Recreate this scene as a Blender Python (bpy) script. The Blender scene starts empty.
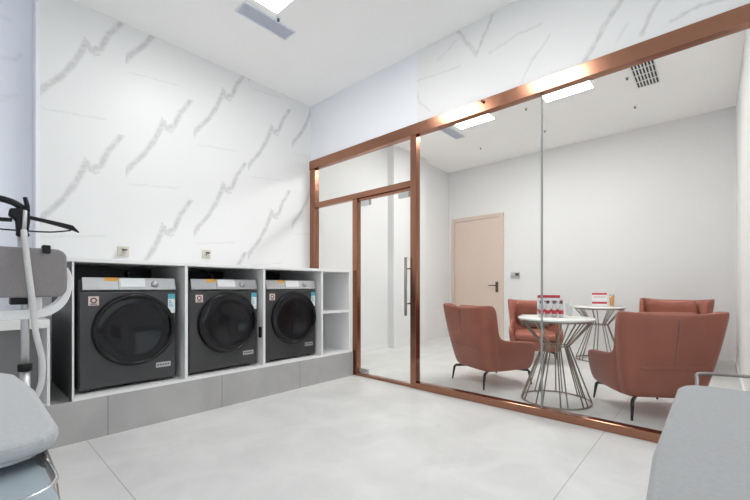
import bpy, bmesh, math, random
from mathutils import Vector, Matrix
random.seed(7)
S = bpy.context.scene
C = S.collection
PI = math.pi

# ------------------------------------------------------------------ materials
def new_mat(name):
    m = bpy.data.materials.new(name); m.use_nodes = True
    nt = m.node_tree; nt.nodes.clear()
    out = nt.nodes.new('ShaderNodeOutputMaterial')
    return m, nt, out

def mat(name, col, rough=.5, metal=0.0, noise=0.0, scale=30., bump=0.0, spec=.5, coat=0.0, sheen=0.0, stretch=None):
    m, nt, out = new_mat(name)
    b = nt.nodes.new('ShaderNodeBsdfPrincipled')
    b.inputs['Base Color'].default_value = (*col, 1); b.inputs['Roughness'].default_value = rough
    b.inputs['Metallic'].default_value = metal; b.inputs['Specular IOR Level'].default_value = spec
    b.inputs['Coat Weight'].default_value = coat; b.inputs['Sheen Weight'].default_value = sheen
    nt.links.new(b.outputs[0], out.inputs[0])
    if noise or bump:
        tc = nt.nodes.new('ShaderNodeTexCoord'); src = tc.outputs['Object']
        if stretch:
            mp = nt.nodes.new('ShaderNodeMapping'); mp.inputs['Scale'].default_value = stretch
            nt.links.new(src, mp.inputs['Vector']); src = mp.outputs[0]
        n = nt.nodes.new('ShaderNodeTexNoise'); n.inputs['Scale'].default_value = scale; n.inputs['Detail'].default_value = 5
        nt.links.new(src, n.inputs['Vector'])
        if noise:
            r = nt.nodes.new('ShaderNodeValToRGB')
            r.color_ramp.elements[0].position = .3; r.color_ramp.elements[1].position = .7
            r.color_ramp.elements[0].color = (*[max(0, c*(1-noise)) for c in col], 1)
            r.color_ramp.elements[1].color = (*[min(1, c*(1+noise)) for c in col], 1)
            nt.links.new(n.outputs['Fac'], r.inputs[0]); nt.links.new(r.outputs[0], b.inputs['Base Color'])
        if bump:
            bp = nt.nodes.new('ShaderNodeBump'); bp.inputs['Strength'].default_value = bump; bp.inputs['Distance'].default_value = .01
            nt.links.new(n.outputs['Fac'], bp.inputs['Height']); nt.links.new(bp.outputs[0], b.inputs['Normal'])
    return m

def emis(name, col, s):
    m, nt, out = new_mat(name)
    e = nt.nodes.new('ShaderNodeEmission'); e.inputs[0].default_value = (*col, 1); e.inputs[1].default_value = s
    nt.links.new(e.outputs[0], out.inputs[0]); return m

def glass(name, tint=(.97, .985, .98), f0=.012, f1=.3):
    m, nt, out = new_mat(name)
    t = nt.nodes.new('ShaderNodeBsdfTransparent'); t.inputs[0].default_value = (*tint, 1)
    g = nt.nodes.new('ShaderNodeBsdfGlossy'); g.inputs['Roughness'].default_value = 0.0
    lw = nt.nodes.new('ShaderNodeLayerWeight'); lw.inputs[0].default_value = .5
    p = nt.nodes.new('ShaderNodeMath'); p.operation = 'POWER'; p.inputs[1].default_value = 4
    q = nt.nodes.new('ShaderNodeMath'); q.operation = 'MULTIPLY_ADD'; q.inputs[1].default_value = f1; q.inputs[2].default_value = f0
    mx = nt.nodes.new('ShaderNodeMixShader')
    L = nt.links.new
    L(lw.outputs['Facing'], p.inputs[0]); L(p.outputs[0], q.inputs[0]); L(q.outputs[0], mx.inputs[0])
    L(t.outputs[0], mx.inputs[1]); L(g.outputs[0], mx.inputs[2]); L(mx.outputs[0], out.inputs[0])
    return m

def marble(name, segs, base, vein, period=None, rough=.4, strength=.8, jitter=.05, cols=None, row=None):
    """glazed marble-look tile; veins are polylines in the UV plane (metres)"""
    m, nt, out = new_mat(name); N = nt.nodes.new; L = nt.links.new
    b = N('ShaderNodeBsdfPrincipled'); b.inputs['Roughness'].default_value = rough
    L(b.outputs[0], out.inputs[0])
    uv = N('ShaderNodeUVMap'); src = uv.outputs[0]
    if period:
        mo = N('ShaderNodeVectorMath'); mo.operation = 'MODULO'; mo.inputs[1].default_value = (1000, period, 1)
        L(src, mo.inputs[0]); src = mo.outputs[0]
    n = N('ShaderNodeTexNoise'); n.inputs['Scale'].default_value = 9; n.inputs['Detail'].default_value = 6; n.inputs['Roughness'].default_value = .65
    L(src, n.inputs['Vector'])
    s = N('ShaderNodeVectorMath'); s.operation = 'SUBTRACT'; s.inputs[1].default_value = (.5, .5, .5); L(n.outputs['Color'], s.inputs[0])
    k = N('ShaderNodeVectorMath'); k.operation = 'SCALE'; k.inputs['Scale'].default_value = jitter*2; L(s.outputs[0], k.inputs[0])
    a = N('ShaderNodeVectorMath'); a.operation = 'ADD'; L(src, a.inputs[0]); L(k.outputs[0], a.inputs[1])
    z = N('ShaderNodeVectorMath'); z.operation = 'MULTIPLY'; z.inputs[1].default_value = (1, 1, 0); L(a.outputs[0], z.inputs[0])
    P = z.outputs[0]; total = None
    for pts, w, amp in segs:
        best = None
        for (ax, ay), (bx, by) in zip(pts[:-1], pts[1:]):
            dx, dy = bx-ax, by-ay; l2 = dx*dx+dy*dy
            v1 = N('ShaderNodeVectorMath'); v1.operation = 'SUBTRACT'; v1.inputs[1].default_value = (ax, ay, 0); L(P, v1.inputs[0])
            d = N('ShaderNodeVectorMath'); d.operation = 'DOT_PRODUCT'; d.inputs[1].default_value = (dx/l2, dy/l2, 0); L(v1.outputs[0], d.inputs[0])
            c = N('ShaderNodeClamp'); L(d.outputs['Value'], c.inputs[0])
            sc = N('ShaderNodeVectorMath'); sc.operation = 'SCALE'; sc.inputs[0].default_value = (dx, dy, 0); L(c.outputs[0], sc.inputs['Scale'])
            ln = N('ShaderNodeVectorMath'); ln.operation = 'DISTANCE'; L(v1.outputs[0], ln.inputs[0]); L(sc.outputs[0], ln.inputs[1])
            if best is None: best = ln.outputs['Value']
            else:
                mi = N('ShaderNodeMath'); mi.operation = 'MINIMUM'; L(best, mi.inputs[0]); L(ln.outputs['Value'], mi.inputs[1]); best = mi.outputs[0]
        r = N('ShaderNodeMapRange'); r.interpolation_type = 'SMOOTHSTEP'
        r.inputs['From Min'].default_value = w; r.inputs['From Max'].default_value = w*.15
        r.inputs['To Min'].default_value = 0; r.inputs['To Max'].default_value = amp
        L(best, r.inputs['Value'])
        if total is None: total = r.outputs[0]
        else:
            mx = N('ShaderNodeMath'); mx.operation = 'MAXIMUM'; L(total, mx.inputs[0]); L(r.outputs[0], mx.inputs[1]); total = mx.outputs[0]
    n2 = N('ShaderNodeTexNoise'); n2.inputs['Scale'].default_value = 22; n2.inputs['Detail'].default_value = 4; L(src, n2.inputs['Vector'])
    r2 = N('ShaderNodeMapRange'); r2.inputs['From Min'].default_value = .3; r2.inputs['From Max'].default_value = .62
    r2.inputs['To Min'].default_value = .35; r2.inputs['To Max'].default_value = 1; L(n2.outputs['Fac'], r2.inputs['Value'])
    mu = N('ShaderNodeMath'); mu.operation = 'MULTIPLY'; L(total, mu.inputs[0]); L(r2.outputs[0], mu.inputs[1])
    mu2 = N('ShaderNodeMath'); mu2.operation = 'MULTIPLY'; mu2.inputs[1].default_value = strength; L(mu.outputs[0], mu2.inputs[0])
    mc = N('ShaderNodeMix'); mc.data_type = 'RGBA'
    mc.inputs['A'].default_value = (*base, 1); mc.inputs['B'].default_value = (*vein, 1)
    L(mu2.outputs[0], mc.inputs['Factor']); L(mc.outputs['Result'], b.inputs['Base Color'])
    return m

def stone_tiles(name, base, size=.8, off=(0, 0), joint=.5, rough=.35, axis='XY', jw=.0035):
    """large grey stone tiles with fine joints"""
    m, nt, out = new_mat(name); N = nt.nodes.new; L = nt.links.new
    b = N('ShaderNodeBsdfPrincipled'); b.inputs['Roughness'].default_value = rough
    L(b.outputs[0], out.inputs[0])
    tc = N('ShaderNodeTexCoord'); sp = N('ShaderNodeSeparateXYZ'); L(tc.outputs['Object'], sp.inputs[0])
    mask = None
    for ax, o, sz in ((axis[0], off[0], size if not isinstance(size, tuple) else size[0]), (axis[1], off[1], size if not isinstance(size, tuple) else size[1])):
        s1 = N('ShaderNodeMath'); s1.operation = 'SUBTRACT'; s1.inputs[1].default_value = o; L(sp.outputs[ax], s1.inputs[0])
        w = N('ShaderNodeMath'); w.operation = 'PINGPONG'; w.inputs[1].default_value = sz/2; L(s1.outputs[0], w.inputs[0])
        c = N('ShaderNodeMath'); c.operation = 'LESS_THAN'; c.inputs[1].default_value = jw/2
        L(w.outputs[0], c.inputs[0])
        if mask is None: mask = c.outputs[0]
        else:
            mx = N('ShaderNodeMath'); mx.operation = 'MAXIMUM'; L(mask, mx.inputs[0]); L(c.outputs[0], mx.inputs[1]); mask = mx.outputs[0]
    n = N('ShaderNodeTexNoise'); n.inputs['Scale'].default_value = 2.6; n.inputs['Detail'].default_value = 8; n.inputs['Roughness'].default_value = .6
    n.inputs['Distortion'].default_value = .6
    L(tc.outputs['Object'], n.inputs['Vector'])
    r = N('ShaderNodeValToRGB'); r.color_ramp.elements[0].position = .3; r.color_ramp.elements[1].position = .72
    r.color_ramp.elements[0].color = (*[c*.88 for c in base], 1); r.color_ramp.elements[1].color = (*[c*1.08 for c in base], 1)
    L(n.outputs['Fac'], r.inputs[0])
    mk = N('ShaderNodeMath'); mk.operation = 'MULTIPLY'; mk.inputs[1].default_value = joint; L(mask, mk.inputs[0])
    mc = N('ShaderNodeMix'); mc.data_type = 'RGBA'; mc.inputs['B'].default_value = (*[c*.35 for c in base], 1)
    L(mk.outputs[0], mc.inputs['Factor']); L(r.outputs[0], mc.inputs['A']); L(mc.outputs['Result'], b.inputs['Base Color'])
    bp = N('ShaderNodeBump'); bp.inputs['Strength'].default_value = .04; L(n.outputs['Fac'], bp.inputs['Height']); L(bp.outputs[0], b.inputs['Normal'])
    return m

motif = [(-.03, .10), (.04, .22), (.16, .37), (.25, .54), (.315, .71), (.345, .655), (.41, .70), (.47, .85), (.57, 1.01)]
MV = [(motif, .036, 1.0), ([(.30, .745), (.315, .71), (.37, .63), (.40, .645)], .016, .8), ([(.03, .05), (.25, .075), (.45, .095)], .012, .35)]
part_veins = [([(2.22, 3.12), (2.05, 3.10), (1.74, 3.07)], .014, .55), ([(1.80, 3.45), (1.74, 3.39), (1.58, 3.11), (1.42, 3.39)], .028, .85),
    ([(1.98, 3.22), (1.72, 3.36)], .02, .4), ([(1.45, 3.08), (1.2, 3.13), (1.02, 3.12)], .018, .5), ([(1.18, 2.70), (1.10, 2.85), (.95, 3.01)], .018, .6),
    ([(.70, 2.70), (.62, 2.83), (.55, 2.95), (.42, 3.1)], .03, 1.0), ([(.36, 2.74), (.30, 2.88), (.2, 3.05)], .024, .9),
    ([(.2, 2.76), (.06, 2.79), (-.06, 2.78), (-.2, 2.85)], .02, .9), ([(2.225, 3.0), (2.19, 2.88), (2.07, 2.76)], .016, .5), ([(.5, 2.76), (.43, 2.86)], .012, .5)]
recess_veins = [([(.0, 2.98), (.05, 3.01), (.12, 3.0)], .03, .5), ([(.1, 3.14), (.2, 3.16), (.26, 3.16)], .03, .3), ([(.2, 2.84), (.28, 2.86), (.33, 2.91)], .025, .35),
    ([(.1, 2.46), (.2, 2.5), (.3, 2.58)], .03, .3), ([(-.6, 2.2), (-.3, 2.6), (-.1, 2.9)], .04, .5)]

M = dict(
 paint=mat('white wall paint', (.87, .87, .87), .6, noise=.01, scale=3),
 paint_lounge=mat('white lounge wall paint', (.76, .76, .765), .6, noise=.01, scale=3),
 paint_cool=mat('cool white wall paint', (.83, .845, .89), .55, noise=.01, scale=3),
 ceil=mat('matt white ceiling paint', (.94, .94, .935), .8, noise=.01, scale=2),
 marble=marble('white marble tile', MV, (.805, .81, .81), (.36, .36, .365), period=1.02, strength=.52, jitter=.022),
 marble_big=marble('white marble slab', part_veins, (.81, .81, .81), (.38, .37, .36), strength=.46, jitter=.03),
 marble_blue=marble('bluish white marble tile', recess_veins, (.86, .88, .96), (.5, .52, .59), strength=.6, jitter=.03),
 floor=stone_tiles('light grey stone floor tile', (.66, .66, .655), size=(2.55, 2.6), off=(.565, .573), joint=.55, rough=.3, jw=.006),
 plinth=stone_tiles('grey stone plinth tile', (.43, .42, .415), size=(.814, 9), off=(.684, 5), joint=.7, rough=.4, jw=.006),
 copper=mat('brushed rose copper', (.37, .18, .118), .2, 1.0, noise=.05, scale=14, stretch=(1, 1, 18)),
 glass=glass('clear partition glass'),
 clear=glass('clear acrylic', (.95, .96, .96), .04, .6),
 chrome=mat('polished steel', (.62, .62, .62), .2, 1.0, noise=.04, scale=40),
 steel=mat('satin steel', (.55, .56, .58), .32, .9, noise=.04, scale=40),
 white_lam=mat('white laminate', (.80, .80, .80), .35, noise=.01, scale=20),
 grey_lam=mat('grey laminate', (.30, .30, .30), .5, noise=.03, scale=12),
 dark_sheet=mat('dark grey sheet', (.085, .085, .085), .5, noise=.05, scale=12),
 black_panel=mat('black back panel', (.012, .012, .014), .3, noise=.1, scale=6, spec=.25),
 washer=mat('graphite enamel', (.055, .055, .057), .36, .3, noise=.04, scale=90),
 washer_side=mat('black enamel', (.018, .018, .019), .4, noise=.05, scale=60),
 ring=mat('dark gloss plastic', (.010, .010, .011), .25, noise=.05, scale=30, spec=.3),
 bowl=mat('smoked door glass', (.006, .006, .008), .12, noise=.1, scale=20, spec=.35),
 silver=mat('silver control panel', (.55, .555, .57), .3, .7, noise=.02, scale=60, stretch=(1, 30, 30)),
 screen=mat('white display plastic', (.88, .9, .92), .25, noise=.01),
 orange=mat('orange sticker', (.85, .42, .08), .5, noise=.02),
 pink=mat('pale pink sticker', (.75, .60, .54), .5, noise=.02),
 ink=mat('dark ink', (.10, .07, .07), .5, noise=.02),
 cyan=mat('cyan sticker', (.10, .45, .55), .4, noise=.02),
 paper=mat('white paper', (.82, .86, .87), .5, noise=.01),
 black=mat('black plastic', (.009, .009, .010), .42, noise=.1, scale=40, spec=.25),
 blackmetal=mat('black powder coat', (.012, .012, .013), .4, .3, noise=.1, scale=60),
 leather=mat('terracotta leather', (.335, .110, .074), .40, noise=.08, scale=7, spec=.28),
 seam=mat('dark seam', (.20, .085, .065), .6, noise=.05),
 tablewire=mat('champagne bronze metal', (.33, .29, .235), .35, .75, noise=.05, scale=50),
 tabletop=mat('white stone tabletop', (.80, .79, .77), .2, noise=.008, scale=8),
 door=mat('blush beige door paint', (.66, .535, .46), .45, noise=.02, scale=4, stretch=(1, 1, .2)),
 bronze=mat('dark bronze', (.10, .075, .06), .35, .8, noise=.05),
 vent=mat('pale grey vent metal', (.76, .79, .86), .5, 0, noise=.03),
 ventdark=mat('dark vent cavity', (.02, .02, .022), .7, noise=.1),
 light=emis('light diffuser', (1, .99, .97), 17.0),
 light_w=emis('warm light diffuser', (1, .982, .95), 31.0),
 trimw=mat('white metal trim', (.8, .8, .8), .4, noise=.01),
 cover=mat('grey ironing cover cloth', (.40, .41, .425), .75, noise=.05, scale=160, bump=.05, sheen=.2),
 cover_r=mat('pale grey ironing cover cloth', (.305, .31, .318), .75, noise=.05, scale=160, bump=.05, sheen=.2),
 tray=mat('blue grey painted metal', (.34, .40, .44), .45, .2, noise=.05, scale=20),
 pad=mat('warm grey pad cloth', (.24, .22, .225), .85, noise=.06, scale=140, bump=.06),
 whiteplastic=mat('white plastic', (.78, .78, .78), .4, noise=.01),
 hose=mat('pale grey hose', (.58, .57, .58), .55, noise=.05, scale=120),
 pole=mat('brushed aluminium', (.60, .60, .62), .35, .6, noise=.04, scale=60),
 beige=mat('beige plastic', (.66, .62, .53), .5, noise=.02),
 red=mat('crimson print', (.55, .03, .06), .5, noise=.04),
 greycloth=mat('grey cushion cloth', (.27, .27, .27), .8, noise=.06, scale=120, bump=.05),
 juice=mat('orange juice', (.85, .42, .12), .2, noise=.05),
 bottle=mat('pale drink bottle', (.62, .58, .58), .25, noise=.05),
 darkcap=mat('dark bottle cap', (.08, .06, .07), .4, noise=.05),
 jointgrey=mat('grey silicone joint', (.30, .31, .31), .4, noise=.03),
 handle=mat('dark steel handle', (.30, .28, .27), .3, .9, noise=.04, scale=40),
 rubber=mat('grey drain rubber', (.12, .12, .12), .6, noise=.05),
)

# ------------------------------------------------------------------ mesh helpers
def BM(): return bmesh.new()
def box(bm, x0, x1, y0, y1, z0, z1):
    v = [bm.verts.new(p) for p in ((x0,y0,z0),(x1,y0,z0),(x1,y1,z0),(x0,y1,z0),(x0,y0,z1),(x1,y0,z1),(x1,y1,z1),(x0,y1,z1))]
    for f in ((0,3,2,1),(4,5,6,7),(0,1,5,4),(1,2,6,5),(2,3,7,6),(3,0,4,7)): bm.faces.new([v[i] for i in f])
    return bm
def prism(bm, poly, axis, a, b, smooth=False):
    """extrude a 2D outline along an axis (0,1,2) from a to b"""
    def p3(p, t):
        if axis == 0: return (t, p[0], p[1])
        if axis == 1: return (p[0], t, p[1])
        return (p[0], p[1], t)
    A = [bm.verts.new(p3(p, a)) for p in poly]; B = [bm.verts.new(p3(p, b)) for p in poly]
    n = len(poly)
    for i in range(n):
        f = bm.faces.new((A[i], A[(i+1) % n], B[(i+1) % n], B[i])); f.smooth = smooth
    bm.faces.new(A[::-1]); bm.faces.new(B)
    return bm
def catmull(pts, n=6):
    P = [Vector(p) for p in pts]; out = []
    for i in range(len(P)-1):
        p0 = P[max(i-1, 0)]; p1 = P[i]; p2 = P[i+1]; p3 = P[min(i+2, len(P)-1)]
        for k in range(n):
            t = k/n
            out.append(.5*((2*p1)+(p2-p0)*t+(2*p0-5*p1+4*p2-p3)*t*t+(3*p1-p0-3*p2+p3)*t**3))
    out.append(P[-1]); return out
def tube(bm, pts, r, n=10, closed=False, caps=True):
    """round bar through points; r is a number or a list"""
    P = [Vector(p) for p in pts]; N = len(P); rings = []
    up = None
    for i, p in enumerate(P):
        if closed: d = P[(i+1) % N]-P[i-1]
        else: d = P[min(i+1, N-1)]-P[max(i-1, 0)]
        d.normalize()
        if up is None:
            up = Vector((0, 0, 1)) if abs(d.z) < .9 else Vector((1, 0, 0))
        a = d.cross(up); a.normalize(); b = a.cross(d); b.normalize(); up = b
        rr = r[i] if isinstance(r, (list, tuple)) else r
        rings.append([bm.verts.new(p+a*math.cos(2*PI*k/n)*rr+b*math.sin(2*PI*k/n)*rr) for k in range(n)])
    for i in range(N if closed else N-1):
        A = rings[i]; B = rings[(i+1) % N]
        for k in range(n):
            f = bm.faces.new((A[k], A[(k+1) % n], B[(k+1) % n], B[k])); f.smooth = True
    if caps and not closed: bm.faces.new(rings[0][::-1]); bm.faces.new(rings[-1])
    return bm
def lathe(bm, prof, n=48, M4=None, smooth=True):
    """revolve (r, z) profile about z, then transform"""
    rings = []
    for r, z in prof:
        if r < 1e-6: rings.append([bm.verts.new((0, 0, z))])
        else: rings.append([bm.verts.new((r*math.cos(2*PI*k/n), r*math.sin(2*PI*k/n), z)) for k in range(n)])
    for A, B in zip(rings[:-1], rings[1:]):
        for k in range(n):
            k2 = (k+1) % n
            if len(A) == 1 and len(B) == 1: continue
            if len(A) == 1: f = bm.faces.new((A[0], B[k2], B[k]))
            elif len(B) == 1: f = bm.faces.new((A[k], A[k2], B[0]))
            else: f = bm.faces.new((A[k], A[k2], B[k2], B[k]))
            f.smooth = smooth
    if M4 is not None: bmesh.ops.transform(bm, matrix=M4, verts=[v for rg in rings for v in rg])
    return bm
def rrect(x0, x1, y0, y1, r, n=6):
    out = []
    for cx, cy, a in ((x1-r, y1-r, 0), (x0+r, y1-r, 90), (x0+r, y0+r, 180), (x1-r, y0+r, 270)):
        for k in range(n+1):
            t = math.radians(a+90*k/n); out.append((cx+r*math.cos(t), cy+r*math.sin(t)))
    return out
def obj(name, bm, m, parent=None, bevel=0, sub=0, seg=2, loc=None, kind=None, label=None):
    bmesh.ops.recalc_face_normals(bm, faces=bm.faces)
    me = bpy.data.meshes.new(name); bm.to_mesh(me); bm.free()
    me.materials.append(m)
    o = bpy.data.objects.new(name, me); C.objects.link(o)
    if parent: o.parent = parent
    if loc: o.location = loc
    if bevel:
        b = o.modifiers.new('bevel', 'BEVEL'); b.width = bevel; b.segments = seg; b.limit_method = 'ANGLE'; b.angle_limit = math.radians(40)
    if sub:
        s = o.modifiers.new('subd', 'SUBSURF'); s.levels = sub; s.render_levels = sub
    if kind: o['kind'] = kind
    if label: o['label'] = label
    return o
def tag(o, label, cat, group=None):
    o['label'] = label; o['category'] = cat
    if group: o['group'] = group
    return o
def thing(name, label, cat, loc=(0, 0, 0), rz=0, group=None):
    o = bpy.data.objects.new(name, None); C.objects.link(o); o.empty_display_size = .1
    o.location = loc; o.rotation_euler = (0, 0, rz); return tag(o, label, cat, group)
def dup(root, loc, rz, label):
    r = root.copy(); C.objects.link(r); r.location = loc; r.rotation_euler = (0, 0, rz); r['label'] = label
    for ch in list(root.children):
        c = ch.copy(); C.objects.link(c); c.parent = r
        for g in list(ch.children):
            d = g.copy(); C.objects.link(d); d.parent = c
    return r
def struct(name, bm, m, parent=None, **k):
    o = obj(name, bm, m, parent, **k); o['kind'] = 'structure'; return o

# ------------------------------------------------------------------ room sizes (metres)
H = 3.415            # ceiling
PX = 3.10            # partition plane
WY = 3.95            # tiled wall behind the machines
BX = 6.84            # far wall of the lounge
LY = 4.10            # lounge left wall
RY = -.224           # lounge right wall
FX, FY = -2.4, -2.6  # laundry room limits behind the camera
T = .12

struct('floor', box(BM(), FX-T, BX+T, FY-T, 4.6, -.1, 0), M['floor'])
struct('ceiling', box(BM(), FX-T, BX+T, FY-T, 4.6, H, H+.1), M['ceil'])

def uvwall(name, quads, m):
    """vertical rectangles with their own metre UVs: (p0, p1, z0, z1, u0, u1, v0)"""
    bm = BM(); uvl = bm.loops.layers.uv.new('UVMap')
    for p0, p1, z0, z1, u0, u1, v0 in quads:
        vs = [bm.verts.new((p0[0], p0[1], z0)), bm.verts.new((p1[0], p1[1], z0)), bm.verts.new((p1[0], p1[1], z1)), bm.verts.new((p0[0], p0[1], z1))]
        f = bm.faces.new(vs)
        for l, t in zip(f.loops, ((u0, v0), (u1, v0), (u1, v0+z1-z0), (u0, v0+z1-z0))): l[uvl].uv = t
    return bm
# tiled wall: five tile columns, each with the same marble figure set at its own height
shift = [0, -.48, .05, -.15, .27, -.05]
quads = []; x = .418; edges = [.418, 1.0, 1.6, 2.2, 2.8, PX]
for i in range(5):
    a, b = edges[i], edges[i+1]
    u0 = a-(.4+.6*i)
    quads.append(((a+.0006, WY), (b-.0006, WY), 0, H, u0, u0+b-a, -2.4-shift[i]+1.02*6))
struct('wall_left', uvwall('', quads, M['marble']), M['marble'])
struct('wall_behind_tiles', box(BM(), .419, PX, WY+.002, WY+.4, 0, H), M['trimw'])
# recessed bluish wall at far left and its white return edge
RYY = 4.16
struct('wall_recess', uvwall('', [((FX, RYY), (.419, RYY), 0, H, FX, .42, 0)], M['marble_blue']), M['marble_blue'])
struct('trim_1', box(BM(), .392, .4185, WY-.004, RYY-.002, 0, H), M['paint_cool'])
# laundry side walls (behind and beside the camera), one with an added unseen window for fill light
struct('wall_side', box(BM(), FX-T, FX, FY-T, 4.6, 0, H), M['paint'])
bm = BM(); wx0, wx1, wz0, wz1 = -1.9, 2.6, .5, 3.0
box(bm, FX, wx0, FY-T, FY, 0, H); box(bm, wx1, PX+.12, FY-T, FY, 0, H); box(bm, wx0, wx1, FY-T, FY, 0, wz0); box(bm, wx0, wx1, FY-T, FY, wz1, H)
struct('wall_rear', bm, M['paint'])
bm = BM()
for x in (wx0, (wx0+wx1)/2-.03, wx1-.06): box(bm, x, x+.06, FY-.09, FY-.03, wz0, wz1)
for z in (wz0, wz1-.06): box(bm, wx0+.06, wx1-.06, FY-.09, FY-.03, z, z+.06)
w2 = struct('fill_window', bm, M['trimw'])
obj('pane', box(BM(), wx0+.06, wx1-.06, FY-.064, FY-.056, wz0+.06, wz1-.06), M['glass'], w2)
# lounge walls
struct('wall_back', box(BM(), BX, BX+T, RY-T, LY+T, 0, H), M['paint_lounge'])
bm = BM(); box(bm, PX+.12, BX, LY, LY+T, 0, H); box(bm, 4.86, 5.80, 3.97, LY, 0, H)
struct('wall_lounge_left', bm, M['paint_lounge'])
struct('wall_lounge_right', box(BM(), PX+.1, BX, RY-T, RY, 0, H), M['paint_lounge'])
# wall above and beyond the glazed partition
struct('wall_partition_painted', box(BM(), PX, PX+.12, 2.225, LY+T, 2.684, H), M['paint_cool'])
struct('wall_partition', uvwall('', [((PX-.004, 2.225), (PX-.004, -1.3), 2.684, H, 2.225, -1.3, 2.684)], M['marble_big']), M['marble_big'])
struct('wall_above_glass', box(BM(), PX-.003, PX+.12, -.344, 2.225, 2.684, H), M['paint'])
struct('wall_near', box(BM(), PX-.002, PX+.12, FY, -.344, 0, H), M['paint'])
struct('baseboard_back', box(BM(), BX-.012, BX, RY, 2.90, 0, .07), M['trimw'])
struct('baseboard_left', box(BM(), PX+.12, 4.86, LY-.012, LY, 0, .07), M['trimw'])
struct('baseboard_right', box(BM(), PX+.12, BX-.012, RY, RY+.012, 0, .07), M['trimw'])

# ------------------------------------------------------------------ glazed partition
X0, X1 = PX-.012, PX+.055      # frame depth
part = struct('window_1', box(BM(), X0-.012, X1, -.342, 3.95, 2.572, 2.684), M['copper'], bevel=.004)   # head beam
part.name = 'window_1'
obj('bottom_rail', box(BM(), X0-.012, X1, -.342, 2.225, .0, .064), M['copper'], part, bevel=.004)
obj('bottom_rail', box(BM(), X0+.002, X1-.004, 2.301, 3.07, .0, .030), M['copper'], part, bevel=.003)
obj('post', box(BM(), X0-.008, X1, 2.227, 2.300, 0, 2.572), M['copper'], part, bevel=.004)
obj('post', box(BM(), X0-.004, X1, 3.842, 3.948, 0, 2.572), M['copper'], part, bevel=.004)
obj('post', box(BM(), X0, X1-.004, 3.071, 3.150, 0, 2.058), M['copper'], part, bevel=.004)
obj('transom', box(BM(), X0-.004, X1-.002, 2.3005, 3.8415, 2.060, 2.124), M['copper'], part, bevel=.004)
obj('transom', box(BM(), X0+.02, X1-.006, 2.3005, 3.0705, 2.032, 2.058), M['copper'], part, bevel=.002)
gx0, gx1 = PX+.018, PX+.028
obj('pane', box(BM(), gx0, gx1, -.342, 1.016, .05, 2.59), M['glass'], part)
obj('pane', box(BM(), gx0, gx1, 1.021, 2.235, .05, 2.59), M['glass'], part)
obj('pane', box(BM(), gx0, gx1, 2.295, 3.85, 2.115, 2.58), M['glass'], part)
obj('pane', box(BM(), gx0, gx1, 3.145, 3.85, .02, 2.068), M['glass'], part)
obj('glass_joint', box(BM(), gx0-.003, gx1+.003, 1.0125, 1.0245, .064, 2.572), M['jointgrey'], part, label='grey vertical joint between the two big panes')
obj('bracket', lathe(BM(), [(0, 0), (.012, 0), (.012, .02), (0, .02)], 16, Matrix.Translation((X0-.032, 1.50, 2.66)) @ Matrix.Rotation(PI/2, 4, 'Y')), M['copper'], part)
door = struct('door_1', box(BM(), gx0, gx1, 2.306, 3.066, .036, 2.028), M['glass'])
hb = BM(); tube(hb, [(PX-.065, 2.322, .738), (PX-.065, 2.322, 1.333)], .0145, 14)
hd = obj('handle', hb, M['handle'], door)
for z in (.86, 1.22): obj('handle_standoff', tube(BM(), [(PX-.065, 2.322, z), (PX+.018, 2.322, z)], .009, 10), M['chrome'], hd)
hb = BM(); tube(hb, [(PX+.11, 2.322, .738), (PX+.11, 2.322, 1.333)], .0145, 14); obj('handle', hb, M['chrome'], door)
for y0, y1 in ((2.895, 3.03), (2.335, 2.475)): obj('patch_fitting', box(BM(), gx0-.014, gx1+.014, y0, y1, 1.968, 2.026), M['chrome'], door, bevel=.003)
obj('patch_fitting', box(BM(), gx0-.014, gx1+.014, 2.93, 3.05, .036, .085), M['chrome'], door, bevel=.003)

# ------------------------------------------------------------------ plinth and machine housing
PY = 3.12; PT = .275
tag(obj('tiled_plinth', box(BM(), FX, PX-.03, PY, WY-.006, 0, PT), M['plinth']), 'long low grey stone tiled step under the washing machine housing', 'plinth')
def cab(name, label, x0, x1, shelf=False, back=M['black_panel'], grp='open housings for the washing machines'):
    t = thing(name, label, 'cabinet', ((x0+x1)/2, PY, PT+.001), 0, grp)
    w = (x1-x0)/2; d = .80; h = .920; s = .0105
    obj('side_panel', box(BM(), -w, -w+s, 0, d, 0, h), M['white_lam'], t)
    obj('side_panel', box(BM(), w-s, w, 0, d, 0, h), M['white_lam'], t)
    obj('base_panel', box(BM(), -w+s, w-s, 0, d, 0, .020), M['white_lam'], t)
    obj('back_panel', box(BM(), -w+s, w-s, d-.012, d, .020, h), back, t)
    if shelf: obj('shelf', box(BM(), -w+s, w-s, .004, d-.012, .465, .490), M['white_lam'], t)
    return t
c1 = cab('machine_cabinet', 'white open housing around the leftmost, nearest washing machine', .488, 1.2060)
obj('side_sheet', box(BM(), -.361, -.3592, .004, .80, 0, .920), M['dark_sheet'], c1, label='thin dark grey sheet on the outer side of the housing')  # thin dark grey sheet laid over the white side panel
c2 = cab('machine_cabinet', 'white open housing around the middle washing machine', 1.2065, 1.9050)
cab('machine_cabinet', 'white open housing around the washing machine next to the shelves', 1.9055, 2.6050)
c4 = cab('shelf_cabinet', 'white two-tier open shelf unit at the glass end of the machine row', 2.6055, 3.015, True, M['white_lam'], None)
if 'group' in c4: del c4['group']
obj('catch', box(BM(), .318, .337, .02, .05, .28, .38), M['black'], c2, bevel=.004, label='small black catch on the divider')
tag(obj('worktop', box(BM(), .455, 3.025, PY-.004, WY-.008, 1.1975, 1.226), M['white_lam'], bevel=.003), 'long white worktop over the washing machines', 'worktop')

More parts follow.
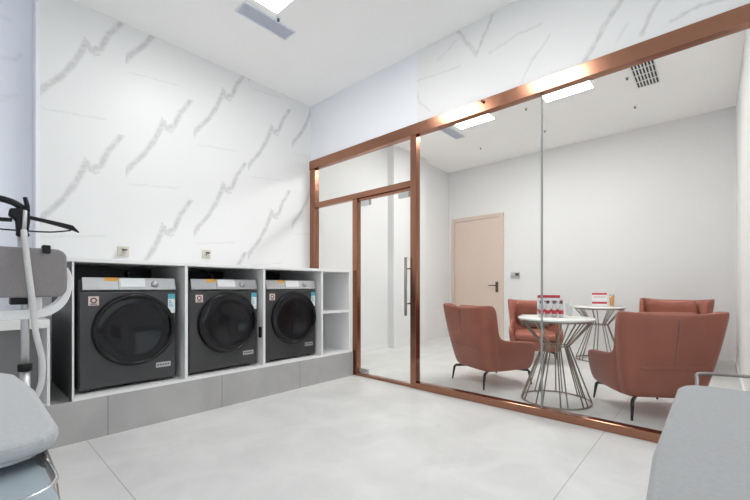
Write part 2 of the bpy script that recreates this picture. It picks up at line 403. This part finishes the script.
# washing machine -----------------------------------------------------------
def washing_machine(loc, label):
    t = thing('washing_machine', label, 'washing machine', loc, 0, 'graphite front-loading washing machines')
    W = .625; D = .58; b0 = .018; top = .795
    bd = obj('body', box(BM(), 0, W, .012, D, b0, .785), M['washer_side'], t, bevel=.008)
    obj('front_panel', box(BM(), .004, W-.004, -.012, .0115, b0+.004, .700), M['washer'], t, bevel=.008)
    for px in (.06, W-.06):
        for py in (.06, D-.06): obj('foot', lathe(BM(), [(0, 0), (.022, 0), (.022, .018), (0, .018)], 16, Matrix.Translation((px, py, 0))), M['rubber'], t)
    # tilted control panel
    cp = obj('control_panel', prism(BM(), [(-.020, .714), (.012, .700), (.0118, .800), (.006, .802)], 0, .022, W-.006), M['silver'], t, bevel=.003)
    def on_panel(x0, x1, t0, t1, m, name):
        ya, za, yb, zb = -.020, .714, .006, .802
        p = []
        for k in (t0, t1): p.append((ya+(yb-ya)*k-.0015, za+(zb-za)*k))
        bm = BM(); prism(bm, [(p[0][0], p[0][1]), (p[1][0], p[1][1]), (p[1][0]+.002, p[1][1]+.0004), (p[0][0]+.002, p[0][1]+.0004)], 0, x0, x1)
        return obj(name, bm, m, cp)
    on_panel(.245, .405, .25, .95, M['screen'], 'display')
    on_panel(.150, .235, .70, .99, M['orange'], 'orange_sticker')
    on_panel(.232, .2345, .02, .99, M['washer'], 'drawer_gap')
    kb = BM(); lathe(kb, [(0, 0), (.026, 0), (.024, .016), (0, .018)], 32, Matrix.Translation((.47, -.008, .757)) @ Matrix.Rotation(PI/2+.28, 4, 'X'))
    obj('dial', kb, M['silver'], cp)
    # round door
    cx, cz, r = .338, .420, .264
    R = Matrix.Translation((cx, -.012, cz)) @ Matrix.Rotation(PI/2, 4, 'X')
    dr = obj('door', lathe(BM(), [(r, 0), (r+.004, .006), (r, .030), (r-.010, .038), (r-.024, .036), (r-.028, .028), (r-.028, 0)], 72, R), M['ring'], t)
    obj('door_glass', lathe(BM(), [(r-.027, .030), (r-.05, .036), (r-.10, .030), (r-.15, .016), (r-.2, 0.008), (0, .005)], 72, R), M['bowl'], dr)
    hb = BM(); pts = []
    for k in range(9):
        a = math.radians(-20+5*k); pts.append((cx+(r-.022)*math.cos(a), -.056, cz+(r-.022)*math.sin(a)))
    tube(hb, pts, .010, 8); obj('door_handle', hb, M['black'], dr)
    obj('logo', box(BM(), cx-.022, cx+.022, -.0155, -.0130, cz-.068, cz-.060), M['silver'], dr)
    # stickers
    sk = obj('square_sticker', box(BM(), .055, .115, -.0136, -.0120, .605, .668), M['pink'], t, label='pale pink square sticker')
    obj('print', lathe(BM(), [(.020, 0), (.020, .0006), (.011, .0006), (.011, 0)], 24, Matrix.Translation((.085, -.0136, .640)) @ Matrix.Rotation(PI/2, 4, 'X')), M['ink'], sk)
    obj('print', box(BM(), .064, .106, -.0142, -.0136, .611, .618), M['ink'], sk)
    sk = obj('energy_sticker', box(BM(), .563, .614, -.0136, -.0120, .528, .680), M['paper'], t, label='white energy sticker with cyan head')
    obj('print', box(BM(), .563, .614, -.0142, -.0136, .640, .680), M['cyan'], sk)
    for k in range(4): obj('print', box(BM(), .569, .585+.005*k, -.0142, -.0136, .622-.014*k, .629-.014*k), M['cyan'], sk)
    sk = obj('badge', box(BM(), .478, .582, -.0140, -.0120, .110, .148), M['silver'], t, label='silver name badge')
    for k in range(5): obj('print', box(BM(), .486+.018*k, .498+.018*k, -.0146, -.0140, .124, .135), M['washer'], sk)
    return t
wm = washing_machine((.532, 3.205, PT+.0215), 'leftmost and largest-looking graphite washing machine in the row')
dup(wm, (1.252, 3.205, PT+.0215), 0, 'middle graphite washing machine of the three')
wm3 = dup(wm, (1.951, 3.205, PT+.0215), 0, 'graphite washing machine furthest right, beside the open shelves')
for k, (xx, zz, lab) in enumerate(((.98, 1.352, 'beige wall plate with dark tap above the leftmost washing machine'), (1.725, 1.375, 'beige wall plate with dark tap above the middle washing machine'))):
    t = thing('water_tap', lab, 'tap', (xx, WY-.001, zz), 0, 'taps on the tiled wall')
    obj('wall_plate', box(BM(), -.045, .045, -.010, .004, -.045, .045), M['beige'], t, bevel=.004)
    hb = BM(); tube(hb, [(0, -.010, -.005), (0, -.05, -.005), (0, -.058, -.03)], .011, 12); obj('spout', hb, M['chrome'], t)
    hb = BM(); tube(hb, [(-.02, -.045, .012), (.02, -.045, .012)], .008, 10); obj('lever', hb, M['rubber'], t)
for xx, lab in ((1.0, 'pale hose connector on the dark panel above the leftmost machine'), (1.745, 'pale hose connector on the dark panel above the middle machine')):
    t = thing('hose_connector', lab, 'connector', (xx, 3.9075, 1.155), 0, 'hose connectors behind the machines')
    hb = BM(); lathe(hb, [(0, 0), (.026, 0), (.026, .02), (.016, .026), (.016, .055), (0, .058)], 24, Matrix.Rotation(PI/2, 4, 'X')); obj('valve_body', hb, M['chrome'], t)
    hb = BM(); tube(hb, catmull([(0, -.045, 0), (0, -.06, -.05), (-.03, -.06, -.12), (-.05, -.05, -.25)], 5), .010, 10); obj('hose', hb, M['rubber'], t)

# low white cabinet at far left
t = thing('low_cabinet', 'low white open cabinet left of the washing machine housing', 'cabinet', (-.31, PY, PT+.001))
obj('top_panel', box(BM(), -.69, .688, 0, .78, .495, .548), M['white_lam'], t, bevel=.002)
obj('side_panel', box(BM(), .674, .688, 0, .78, 0, .4945), M['white_lam'], t)
obj('side_panel', box(BM(), -.69, -.676, 0, .78, 0, .4945), M['white_lam'], t)
obj('back_panel', box(BM(), -.676, .674, .40, .412, .015, .4945), M['grey_lam'], t)
obj('base_panel', box(BM(), -.676, .674, .01, .78, 0, .015), M['white_lam'], t)

# ------------------------------------------------------------------ garment steamer with pad
GX, GY = .206, 2.5
t = thing('garment_steamer', 'garment steamer with black hanger head, pale hose and grey upright pad', 'garment steamer', (GX, GY, 0))
bm = BM(); prism(bm, rrect(-.40, .06, -.12, .30, .10), 2, .02, .20); obj('base_unit', bm, M['whiteplastic'], t, bevel=.02, seg=3)
for px, py in ((-.32, -.05), (-.02, -.05), (-.32, .22), (-.02, .22)): obj('caster', lathe(BM(), [(0, 0), (.02, 0), (.02, .02), (0, .02)], 16, Matrix.Translation((px, py, 0))), M['black'], t)
hb = BM(); tube(hb, [(0.006, .03, .20), (0.006, .03, .62)], .020, 16); pl = obj('pole', hb, M['pole'], t)
hb = BM(); tube(hb, [(0.006, .03, .62), (0.006, .03, .95), (-.008, .03, 1.33)], .016, 16); obj('upper_tube', hb, M['pole'], pl)
obj('lock_collar', lathe(BM(), [(.018, 0), (.028, .003), (.028, .035), (.018, .038)], 24, Matrix.Translation((0.006, .03, .612))), M['black'], pl)
obj('pad_bracket', box(BM(), -.05, .012, -.03, .062, .945, .978), M['black'], pl, bevel=.004)
# hanger head
hd = obj('hanger_head', prism(BM(), [(-.055, 1.375), (-.03, 1.355), (-.026, 1.285), (.016, 1.285), (.024, 1.36), (.022, 1.405), (-.01, 1.415), (-.05, 1.41)], 1, 0, .045), M['black'], t, bevel=.008)
hb = BM(); tube(hb, catmull([(-.19, .022, 1.36), (-.16, .022, 1.43), (-.10, .022, 1.452), (-.04, .022, 1.442), (.0, .022, 1.415)], 6), .0155, 12); obj('carry_handle', hb, M['black'], hd)
hb = BM(); tube(hb, [(.004, .006, 1.47), (.012, .004, 1.43), (.010, -.002, 1.40)], [.009, .010, .012], 12); obj('hose_hook', hb, M['black'], hd)
hb = BM(); tube(hb, [(.004, -.006, 1.405), (.000, -.006, 1.30)], .0085, 12); obj('silver_strip', hb, M['pole'], hd)
for zz in (-.018, .008): obj('clamp_knob', lathe(BM(), [(0, 0), (.012, 0), (.012, .012), (0, .012)], 14, Matrix.Translation((zz, .0, 1.285)) @ Matrix.Rotation(PI/2, 4, 'X')), M['black'], hd)
def arm(pts, ws, hs):
    bm = BM(); R = []
    for (x, z), w, h in zip(pts, ws, hs): R.append([bm.verts.new(p) for p in ((x, .022-w, z-h), (x, .022+w, z-h), (x, .022+w, z+h), (x, .022-w, z+h))])
    for A, B in zip(R[:-1], R[1:]):
        for k in range(4): bm.faces.new((A[k], A[(k+1) % 4], B[(k+1) % 4], B[k]))
    bm.faces.new(R[0]); bm.faces.new(R[-1][::-1]); return bm
obj('hanger_arm', arm([(.012, 1.377), (.08, 1.366), (.15, 1.352), (.19, 1.343), (.218, 1.322)], [.010, .011, .016, .018, .008], [.009, .009, .011, .012, .003]), M['black'], hd, bevel=.003)
obj('hanger_arm', arm([(-.04, 1.355), (-.11, 1.352), (-.18, 1.338), (-.22, 1.326), (-.25, 1.305)], [.010, .011, .016, .018, .008], [.009, .009, .011, .012, .003]), M['black'], hd, bevel=.003)
hb = BM(); tube(hb, catmull([(-.225, .022, 1.318), (-.15, .022, 1.308), (-.03, .022, 1.307), (.10, .022, 1.312), (.185, .022, 1.330)], 5), .0038, 8); obj('trouser_bar', hb, M['blackmetal'], hd)
# pad and its white frame
pd = obj('ironing_pad', prism(BM(), rrect(-.54, .158, .980, 1.221, .045), 1, -.045, -.012), M['pad'], t, bevel=.010, seg=3)
obj('pad_clip', box(BM(), .062, .094, -.055, -.002, 1.196, 1.238), M['black'], pd, bevel=.006)
def band(path, hy, hz, y):
    bm = BM(); R = []; P = catmull([(x, y, z) for x, z in path], 6)
    for i, p in enumerate(P):
        d = (P[min(i+1, len(P)-1)]-P[max(i-1, 0)]).normalized(); n = Vector((-d.z, 0, d.x)); tt = i/(len(P)-1)
        h = hz[0]+(hz[1]-hz[0])*tt
        R.append([bm.verts.new(p+n*sx*h+Vector((0, sy*hy, 0))) for sx, sy in ((-1, -1), (1, -1), (1, 1), (-1, 1))])
    for A, B in zip(R[:-1], R[1:]):
        for k in range(4): bm.faces.new((A[k], A[(k+1) % 4], B[(k+1) % 4], B[k]))
    bm.faces.new(R[0]); bm.faces.new(R[-1][::-1]); return bm
obj('pad_frame', band([(.160, 1.13), (.173, 1.09), (.172, 1.03), (.150, .96), (.105, .915), (.04, .897), (-.2, .893), (-.52, .895)], .05, (.007, .030), .045), M['whiteplastic'], pd, bevel=.006)
obj('pad_support', box(BM(), .034, .066, -.01, .01, .92, .985), M['whiteplastic'], pd, bevel=.002)
hb = BM(); tube(hb, catmull([(-.004, -.045, 1.30), (-.003, -.075, 1.25), (.008, -.085, 1.11), (.022, -.085, .967), (.034, -.08, .82), (.056, -.07, .697), (.060, -.07, .623), (.045, -.07, .52), (-.03, -.06, .36), (-.10, 0, .21)], 7), .0125, 12)
obj('steam_hose', hb, M['hose'], t)

# ------------------------------------------------------------------ ironing boards
def ironing_board(name, label, cover, loc, rz, L, flipped=False, leg_z=.80):
    """local x runs from the square rest end (x=0) to the rounded tip (x=L)"""
    t = thing(name, label, 'ironing board', loc, rz)
    hw = .19; top = .82
    out = []
    def edge(s):
        pts = []
        for k in range(5):
            a = math.radians(180+90*k/4); pts.append((.035+.035*math.cos(a), s*(hw-.035-.035*math.sin(a)*-1*-1)))
        return pts
    half = [(0, .10), (.003, hw-.045), (.012, hw-.022), (.030, hw-.008), (.06, hw), (L*.45, hw+.002), (L*.70, hw-.012), (L*.85, hw-.055), (L*.94, hw-.10), (L*.985, .05), (L, 0)]
    poly = [(x, y) for x, y in half] + [(x, -y) for x, y in half[::-1][1:]]
    bm = BM(); prism(bm, poly, 2, top-.026, top)
    cv = obj('cover', bm, cover, t, bevel=.010, seg=3)
    bm = BM(); prism(bm, [(.02+(x*(L-.04)/L), y*.93) for x, y in poly], 2, top-.034, top-.0265); obj('board', bm, M['steel'], t)
    # wire-ended iron rest
    rb = obj('iron_rest', prism(BM(), rrect(-.19, .13, -.168, .168, .03), 2, top-.050, top-.044), M['tray'], t, bevel=.001)
    hb = BM(); tube(hb, catmull([(.05, .168, top-.040), (-.02, .174, top-.044), (-.05, .170, top-.046), (-.075, .145, top-.046), (-.09, .06, top-.046), (-.09, -.06, top-.046), (-.075, -.145, top-.046), (-.05, -.170, top-.046), (-.02, -.174, top-.044), (.05, -.168, top-.040)], 6), .0032, 10)
    obj('wire_loop', hb, M['chrome'], rb)
    for s in (-1, 1):
        hb = BM(); tube(hb, [(.07, s*.168, top-.030), (.0, s*.172, top-.052), (-.045, s*.176, top-.13), (-.03, s*.17, top-.30)], .0075, 10); obj('rest_bracket', hb, M['handle'], rb)
    # crossed tube legs
    for s in (-1, 1):
        hb = BM(); tube(hb, [(.06, s*.10, top-.055), (.30, s*.10, .42), (L-.10, s*.10, .012)], .011, 12); obj('leg', hb, M['steel'], t)
        hb = BM(); tube(hb, [(L-.12, s*.075, top-.055), (.36, s*.075, .42), (.06, s*.075, .012)], .011, 12); obj('leg', hb, M['steel'], t)
    hb = BM(); tube(hb, [(L-.10, -.17, .012), (L-.10, .17, .012)], .012, 12); obj('foot_bar', hb, M['black'], t)
    hb = BM(); tube(hb, [(.06, -.17, .012), (.06, .17, .012)], .012, 12); obj('foot_bar', hb, M['black'], t)
    return t, rb
ironing_board('ironing_board', 'grey-covered ironing board standing before the white low cabinet, rounded end towards it', M['cover'], (-.089, .690, 0), PI/2, .80)
rbt, rrest = ironing_board('ironing_board', 'pale grey ironing board nearest the camera, in front of the glass and brown armchair', M['cover_r'], (1.072, -.134, 0), PI, 1.05)
hb = BM(); tube(hb, catmull([(.02, -.158, .80), (.0, -.16, .827), (-.008, -.155, .841), (-.012, -.10, .845), (-.016, -.04, .846), (-.03, .0, .844), (-.05, .02, .835), (-.055, .06, .832), (-.055, .16, .830)], 5), .0035, 10)
obj('upper_wire', hb, M['handle'], rrest)

# ------------------------------------------------------------------ armchairs
def shell_bm():
    # stations of the half outline: bottom (x,y), top (x,y), top z, thickness at top
    ST = [(-.285, 0, -.415, 0, .826), (-.285, .11, -.415, .14, .828), (-.28, .20, -.414, .27, .838), (-.262, .262, -.396, .364, .848),
          (-.235, .283, -.345, .388, .850), (-.21, .290, -.283, .380, .846), (-.188, .294, -.225, .356, .830), (-.172, .296, -.196, .347, .765),
          (-.160, .298, -.180, .344, .60), (-.13, .30, -.150, .342, .500), (-.02, .302, -.02, .345, .480), (.14, .30, .16, .345, .470), (.27, .295, .30, .338, .458), (.305, .285, .335, .325, .425)]
    full = [(a, -b, c, -d, e) for a, b, c, d, e in ST[::-1][:-1]] + ST
    bm = BM(); rows = []; n = len(full)
    zb = .165
    for i, (bx, by, tx, ty, zt) in enumerate(full):
        p0 = full[max(i-1, 0)]; p1 = full[min(i+1, n-1)]
        d = Vector((p1[0]-p0[0], p1[1]-p0[1], 0)).normalized(); inn = Vector((-d.y, d.x, 0))*-1
        if inn.dot(Vector((.05-bx, -by, 0))) < 0: inn = -inn
        th = .055
        B = Vector((bx, by, 0)); Tt = Vector((tx, ty, 0)); pts = []
        for k, bulge in ((0, 0), (.04, -.0), (.35, .012), (.7, .010), (.93, .002)):
            # every station reaches its width by height, so the arms flare like the back
            p = B.lerp(Tt, k)-inn*bulge; z = zb+(zt-zb)*k
            if k == 0: p = p+inn*.03
            pts.append((p.x, p.y, z))
        p = Tt+inn*th*.12; pts.append((p.x, p.y, zt-.004)); p = Tt+inn*th*.5; pts.append((p.x, p.y, zt)); p = Tt+inn*th*.9; pts.append((p.x, p.y, zt-.006))
        p = Tt.lerp(B, .12)+inn*th; pts.append((p.x, p.y, zt-(zt-zb)*.12))
        p = Tt.lerp(B, .55)+inn*(th+.01); pts.append((p.x, p.y, zt-(zt-zb)*.55))
        p = B+inn*(th+.03); pts.append((p.x, p.y, zb+.02)); pts.append((p.x, p.y, zb))
        rows.append([bm.verts.new(q) for q in pts])
    m = len(rows[0])
    for A, B in zip(rows[:-1], rows[1:]):
        for k in range(m):
            f = bm.faces.new((A[k], A[(k+1) % m], B[(k+1) % m], B[k])); f.smooth = True
    for r in (rows[0], rows[-1][::-1]):
        f = bm.faces.new(r); f.smooth = True
    return bm
def cushion(x0, x1, y0, y1, z0, z1, puff=.03, nx=6, ny=6):
    """soft rounded cushion"""
    bm = BM(); bmesh.ops.create_cube(bm, size=1)
    bmesh.ops.subdivide_edges(bm, edges=bm.edges, cuts=5, use_grid_fill=True)
    for v in bm.verts:
        x, y, z = v.co*2
        r = .18
        sx = x*(1-.05*(z*z)); sy = y*(1-.05*(z*z))
        bul = puff*(1-x*x)*(1-y*y)
        v.co = Vector(((x0+x1)/2+(x1-x0)/2*sx, (y0+y1)/2+(y1-y0)/2*sy, (z0+z1)/2+(z1-z0)/2*z*(1-.25*max(x**6, y**6))+math.copysign(bul, z)*(abs(z) > .5)))
    for f in bm.faces: f.smooth = True
    return bm
def armchair(loc, rz, label, grp='terracotta leather wing armchairs'):
    t = thing('wing_armchair', label, 'armchair', loc, rz, grp)
    sh = obj('shell', shell_bm(), M['leather'], t, sub=2)
    bm = BM(); prism(bm, rrect(-.24, .29, -.255, .255, .05), 2, .170, .31); obj('seat_base', bm, M['leather'], t, bevel=.012, seg=3)
    obj('seat_cushion', cushion(-.22, .335, -.262, .262, .305, .415, .022), M['leather'], t, sub=1)
    bm = cushion(-.22, .22, -.255, .255, -.04, .04, .02)
    bmesh.ops.transform(bm, matrix=Matrix.Translation((-.268, 0, .60)) @ Matrix.Rotation(math.radians(-76+180), 4, 'Y'), verts=bm.verts)
    obj('back_cushion', bm, M['leather'], t, sub=1)
    bm = cushion(-.10, .10, -.235, .235, -.035, .035, .03)
    bmesh.ops.transform(bm, matrix=Matrix.Translation((-.245, 0, .735)) @ Matrix.Rotation(math.radians(104), 4, 'Y'), verts=bm.verts)
    obj('head_pillow', bm, M['leather'], t, sub=1)
    hb = BM(); tube(hb, catmull([(-.272, 0, .19), (-.335, 0, .40), (-.376, 0, .60), (-.409, 0, .79)], 4), .006, 8); obj('back_seam', hb, M['seam'], sh, label='dark seam down the middle of the back')
    for sx, sy in ((-1, 1), (-1, -1), (1, 1), (1, -1)):
        fx, fy = sx*.305, sy*.275
        if sx > 0: fx = .31
        hb = BM(); P = [(fx*.55, fy*.62, .160), (fx*.90, fy*.92, .150), (fx*.94, fy*.95, .135), (fx, fy, 0)]
        tube(hb, P, [.014, .014, .014, .0085], 8); obj('leg', hb, M['blackmetal'], t)
    return t
A0 = armchair((3.89, 1.81, 0), math.radians(-26), 'leather wing armchair left of the front table, its back towards the glass door')
dup(A0, (3.87, .42, 0), math.radians(36), 'leather wing armchair right of the front table, its dark back nearest the glass')
dup(A0, (5.42, 1.86, 0), math.radians(200), 'salmon leather wing armchair facing us from behind the front table')
A3 = dup(A0, (5.93, .45, 0), math.radians(166), 'salmon leather wing armchair facing us, half hidden by the largest armchair back')
A3.scale = (1.04, 1.04, 1.04)

# ------------------------------------------------------------------ wire drum tables
def wire_table(loc, label):
    t = thing('side_table', label, 'table', loc, 0, 'round wire-based tables')
    n = 18
    obj('table_top', lathe(BM(), [(0, .735), (.315, .735), (.32, .739), (.32, .749), (.316, .753), (0, .753)], 72), M['tabletop'], t)
    obj('top_ring', lathe(BM(), [(.285, .720), (.305, .720), (.305, .7345), (.285, .7345)], 72), M['tablewire'], t)
    hb = BM(); tube(hb, [(.288*math.cos(2*PI*k/64), .288*math.sin(2*PI*k/64), .0075) for k in range(64)], .0075, 8, True); obj('base_ring', hb, M['tablewire'], t)
    hb = BM(); tube(hb, [(.105*math.cos(2*PI*k/32), .105*math.sin(2*PI*k/32), .50) for k in range(32)], .006, 8, True); obj('waist_ring', hb, M['tablewire'], t)
    for k in range(n):
        a = 2*PI*(k//2*2+(.28 if k % 2 else -.28)+.5)/n
        aw = 2*PI*(k//2*2+(.35 if k % 2 else -.35)+.5)/n
        hb = BM(); tube(hb, [(.296*math.cos(a), .296*math.sin(a), .722), (.113*math.cos(aw), .113*math.sin(aw), .50), (.288*math.cos(a), .288*math.sin(a), .0145)], .0062, 8)
        obj('rod', hb, M['tablewire'], t)
    return t
T1 = (3.63, 1.065); T2 = (6.06, 1.20)
W0 = wire_table((*T1, 0), 'round white-topped wire table nearest the glass, between the two brown-backed armchairs')
dup(W0, (*T2, 0), .2, 'round white-topped wire table further back, against the far wall side')
TZ = .754
# drinks and cards on the tables
def card(loc, rz, label):
    t = thing('menu_card', label, 'card', loc, rz, 'red and white table cards')
    obj('stand', box(BM(), -.055, .055, -.018, .018, 0, .010), M['clear'], t)
    cd = obj('card', box(BM(), -.075, .075, -.002, .002, .0102, .152), M['paper'], t)
    obj('print', box(BM(), -.073, .073, -.0028, -.002, .128, .148), M['red'], cd)
    obj('print', box(BM(), -.073, .073, -.0028, -.002, .030, .052), M['red'], cd)
    for k in range(5): obj('print', box(BM(), -.055+.024*k, -.040+.024*k, -.0028, -.002, .100, .108), M['red'], cd)
    return t
look = math.radians(-62)
def small_bottle(loc, label):
    t = thing('drink_bottle', label, 'bottle', loc, 0, 'little bottles on the front table')
    bt = obj('bottle', lathe(BM(), [(0, 0), (.017, 0), (.018, .01), (.018, .065), (.010, .082), (.010, .095), (0, .095)], 20), M['bottle'], t)
    obj('label', lathe(BM(), [(.0185, .022), (.0188, .024), (.0188, .046), (.0185, .048)], 20), M['red'], bt)
    obj('cap', lathe(BM(), [(.0105, .092), (.0115, .093), (.0115, .112), (0, .113)], 16), M['darkcap'], t)
    return t
ux, uy = math.cos(look), math.sin(look); vx, vy = math.sin(-look), math.cos(look)
names = ['first', 'second', 'third', 'fourth']
o0 = None
for k in range(4):
    d = -.0825+.056*k-.035
    p = (T1[0]+.04+ux*d-vx*.02, T1[1]+.02+uy*d-vy*.02, TZ)
    lab = names[k]+' from left of the small red-labelled bottles on the front table'
    if o0 is None: o0 = small_bottle(p, lab); o0.scale = (1.2, 1.2, 1.35)
    else: dup(o0, p, 0, lab)
mc = card((T1[0]+.105+ux*-.03, T1[1]+.06+uy*-.03, TZ), look, 'white card with red bands behind the small bottles on the front table')
mc.scale = (1.35, 1, 1.35)
c2c = dup(mc, (T2[0]-.02, T2[1]-.01, TZ), look, 'white card with red bands on the rear table beside the orange drink'); c2c.scale = (1.3, 1, 1.3)
def tumbler(loc, label, full):
    t = thing('drinking_glass', label, 'glass', loc, 0)
    obj('tumbler', lathe(BM(), [(0, .002), (.026, .002), (.030, .12), (.028, .12), (.0245, .006), (0, .006)], 32), M['clear'], t)
    if full: obj('drink', lathe(BM(), [(0, .0062), (.0243, .0062), (.0275, .105), (0, .105)], 32), M['juice'], t)
    hb = BM(); tube(hb, [(.0, .0, .108 if full else .02), (.022, -.016, .165), (.036, -.04, .20)], .003, 8); obj('straw', hb, M['paper'], t)
    return t
tumbler((T2[0]+.05, T2[1]-.15, TZ), 'orange drink with a straw on the rear table', True).scale = (1.1, 1.1, 1.45)
tumbler((T1[0]+.08+ux*.13, T1[1]+.04+uy*.13, TZ), 'empty clear glass with a straw on the front table', False)
# grey cushion on the chair behind the front table
bm = cushion(-.09, .09, -.19, .19, -.035, .035, .03)
bmesh.ops.transform(bm, matrix=Matrix.Rotation(math.radians(200), 4, 'Z') @ Matrix.Rotation(math.radians(104), 4, 'Y'), verts=bm.verts)
tag(obj('cushion', bm, M['greycloth'], sub=1, loc=(5.42+.13*math.cos(math.radians(200)), 1.86+.13*math.sin(math.radians(200)), .525)), 'small grey cushion on the salmon armchair behind the front table', 'cushion')
bpy.data.objects['cushion'].location = (5.42-.125*math.cos(math.radians(200)), 1.86-.125*math.sin(math.radians(200)), .545)

# ------------------------------------------------------------------ lounge door, switch, socket
dy0, dy1, dz = 2.915, 4.02, 2.43
bm = BM(); box(bm, BX-.035, BX-.0005, dy0, dy0+.075, 0, dz); box(bm, BX-.035, BX-.0005, dy1-.075, dy1, 0, dz); box(bm, BX-.035, BX-.0005, dy0+.075, dy1-.075, dz-.075, dz)
d2 = struct('door_2', bm, M['door'], bevel=.004)
lf = obj('leaf', box(BM(), BX-.022, BX-.001, dy0+.079, dy1-.079, .006, dz-.079), M['door'], d2, bevel=.003)
obj('handle_plate', box(BM(), BX-.030, BX-.022, dy0+.10, dy0+.155, .93, 1.13), M['bronze'], lf, bevel=.004)
hb = BM(); tube(hb, [(BX-.028, dy0+.127, 1.06), (BX-.075, dy0+.127, 1.06), (BX-.078, dy0+.145, 1.06), (BX-.078, dy0+.27, 1.06)], .010, 10); obj('lever_handle', hb, M['bronze'], lf)
for z in (.35, 1.25, 2.1): obj('hinge', box(BM(), BX-.040, BX-.034, dy1-.088, dy1-.070, z, z+.10), M['steel'], lf)
t = thing('wall_controller', 'silver thermostat with dark screen right of the beige door', 'thermostat', (BX-.001, 2.70, 1.245))
obj('housing', box(BM(), -.014, 0, -.085, .085, -.055, .055), M['silver'], t, bevel=.004)
obj('screen', box(BM(), -.0155, -.0142, -.07, -.005, -.008, .04), M['ink'], t)
for k in range(3): obj('button', box(BM(), -.016, -.0142, .02+.02*k, .034+.02*k, -.03, -.018), M['ink'], t)
t = thing('wall_socket', 'small socket low on the right lounge wall beside the largest armchair', 'socket', (6.45, RY+.001, .25))
obj('plate', box(BM(), -.043, .043, 0, .010, -.043, .043), M['whiteplastic'], t, bevel=.003)
for dx in (-.012, .012): obj('slot', box(BM(), dx-.003, dx+.003, .0102, .0112, -.015, .01), M['ink'], t)

# ------------------------------------------------------------------ ceiling fittings
def panel(loc, label, m):
    t = thing('ceiling_light', label, 'ceiling light', loc, 0, 'square ceiling light panels')
    s = .275
    bm = BM(); box(bm, -s, s, -s, -s+.012, -.014, -.001); box(bm, -s, s, s-.012, s, -.014, -.001); box(bm, -s, -s+.012, -s+.012, s-.012, -.014, -.001); box(bm, s-.012, s, -s+.012, s-.012, -.014, -.001)
    obj('frame', bm, M['trimw'], t)
    obj('diffuser', box(BM(), -s+.0125, s-.0125, -s+.0125, s-.0125, -.010, -.002), m, t)
    return t
L0 = panel((1.575, 2.545, H), 'ceiling light panel beside the grey vent over the washing machines', M['light'])
dup(L0, (1.575, 1.32, H), 0, 'ceiling light panel over the middle of the laundry floor')
dup(L0, (-.6, -1.0, H), 0, 'added fill light panel on the ceiling, out of view behind the camera')  # unseen extra panel, added to brighten the recess and tiled wall
L1 = panel((4.775, 2.545, H), 'ceiling light panel beside the lounge vent, seen through the glass', M['light_w'])
dup(L1, (4.775, 1.32, H), 0, 'second lounge ceiling light panel, right of the glass joint')
def strip_vent(loc, label):
    t = thing('ceiling_vent', label, 'vent', loc, 0, 'long grey ceiling vents')
    bm = BM(); w, d = .255, .082
    box(bm, -w, w, -d, -d+.012, -.012, -.001); box(bm, -w, w, d-.012, d, -.012, -.001); box(bm, -w, -w+.012, -d+.012, d-.012, -.012, -.001); box(bm, w-.012, w, -d+.012, d-.012, -.012, -.001)
    obj('frame', bm, M['vent'], t)
    bm = BM()
    for k in range(9): prism(bm, [(-d+.014+.0158*k, -.010), (-d+.026+.0158*k, -.004), (-d+.025+.0158*k, -.003), (-d+.013+.0158*k, -.009)], 0, -w+.012, w-.012)
    obj('slats', bm, M['vent'], t)
    obj('cavity', box(BM(), -w+.012, w-.012, -d+.012, d-.012, -.0025, -.001), M['vent'], t)
    return t
V0 = strip_vent((1.838, 2.975, H), 'long grey ceiling vent over the washing machines')
dup(V0, (5.08, 2.99, H), 0, 'long grey ceiling vent in the lounge, seen through the glass')
t = thing('return_grille', 'dark slatted ceiling grille at upper right of the lounge', 'vent', (5.11, .563, H))
w, d = .32, .105
obj('cavity', box(BM(), -w, w, -d, d, -.004, -.001), M['ventdark'], t)
bm = BM()
for k in range(8):
    y = -d+2*d*k/7; box(bm, -w, w, y-.006, y+.006, -.012, -.0045)
obj('slats', bm, M['trimw'], t)
bm = BM()
for k in range(5):
    x = -w+2*w*k/4; box(bm, x-.005, x+.005, -d, d, -.011, -.0045)
obj('cross_bars', bm, M['trimw'], t)
for x, y, lab in ((5.08, .726, 'dark ceiling sprinkler beside the slatted lounge grille'), (5.96, .764, 'dark ceiling sprinkler below the grille, towards the far wall'), (5.05, 1.85, 'dark ceiling sprinkler left of the glass joint'),
                  (5.96, 1.90, 'dark ceiling sprinkler just right of the glass joint'), (5.96, 2.95, 'dark ceiling sprinkler beyond the lounge vent'), (1.885, 2.858, 'small sprinkler beside the laundry light panel')):
    t = thing('sprinkler', lab, 'sprinkler', (x, y, H), 0, 'ceiling sprinklers')
    obj('rose', lathe(BM(), [(0, -.001), (.022, -.001), (.022, -.005), (.012, -.009), (0, -.009)], 24), M['whiteplastic'], t)
    obj('head', lathe(BM(), [(.010, -.009), (.010, -.022), (.013, -.024), (.013, -.027), (0, -.028)], 20), M['rubber'], t)

# ------------------------------------------------------------------ light from outside, camera
w = bpy.data.worlds.new('World'); S.world = w; w.use_nodes = True
nt = w.node_tree; bg = nt.nodes['Background']
# bright overcast daylight outside the added rear window
bg.inputs[0].default_value = (.86, .93, 1.0, 1); bg.inputs[1].default_value = 1.1

cam = bpy.data.cameras.new('camera'); co = bpy.data.objects.new('camera', cam); C.objects.link(co)
th = math.atan((713-375)/374)
f = Vector((math.cos(th), math.sin(th), 0))
co.location = (0, 0, 1.03)
co.rotation_euler = f.to_track_quat('-Z', 'Y').to_euler()
cam.sensor_width = 36; cam.lens = 374/750*36; cam.shift_y = 37/750; cam.clip_start = .02
S.camera = co
vs = S.view_settings
vs.view_transform = 'Standard'; vs.look = 'None'; vs.gamma = 1; vs.use_curve_mapping = False; vs.exposure = 0.55
S.cycles.max_bounces = 20; S.cycles.diffuse_bounces = 12; S.cycles.glossy_bounces = 6; S.cycles.transparent_max_bounces = 24
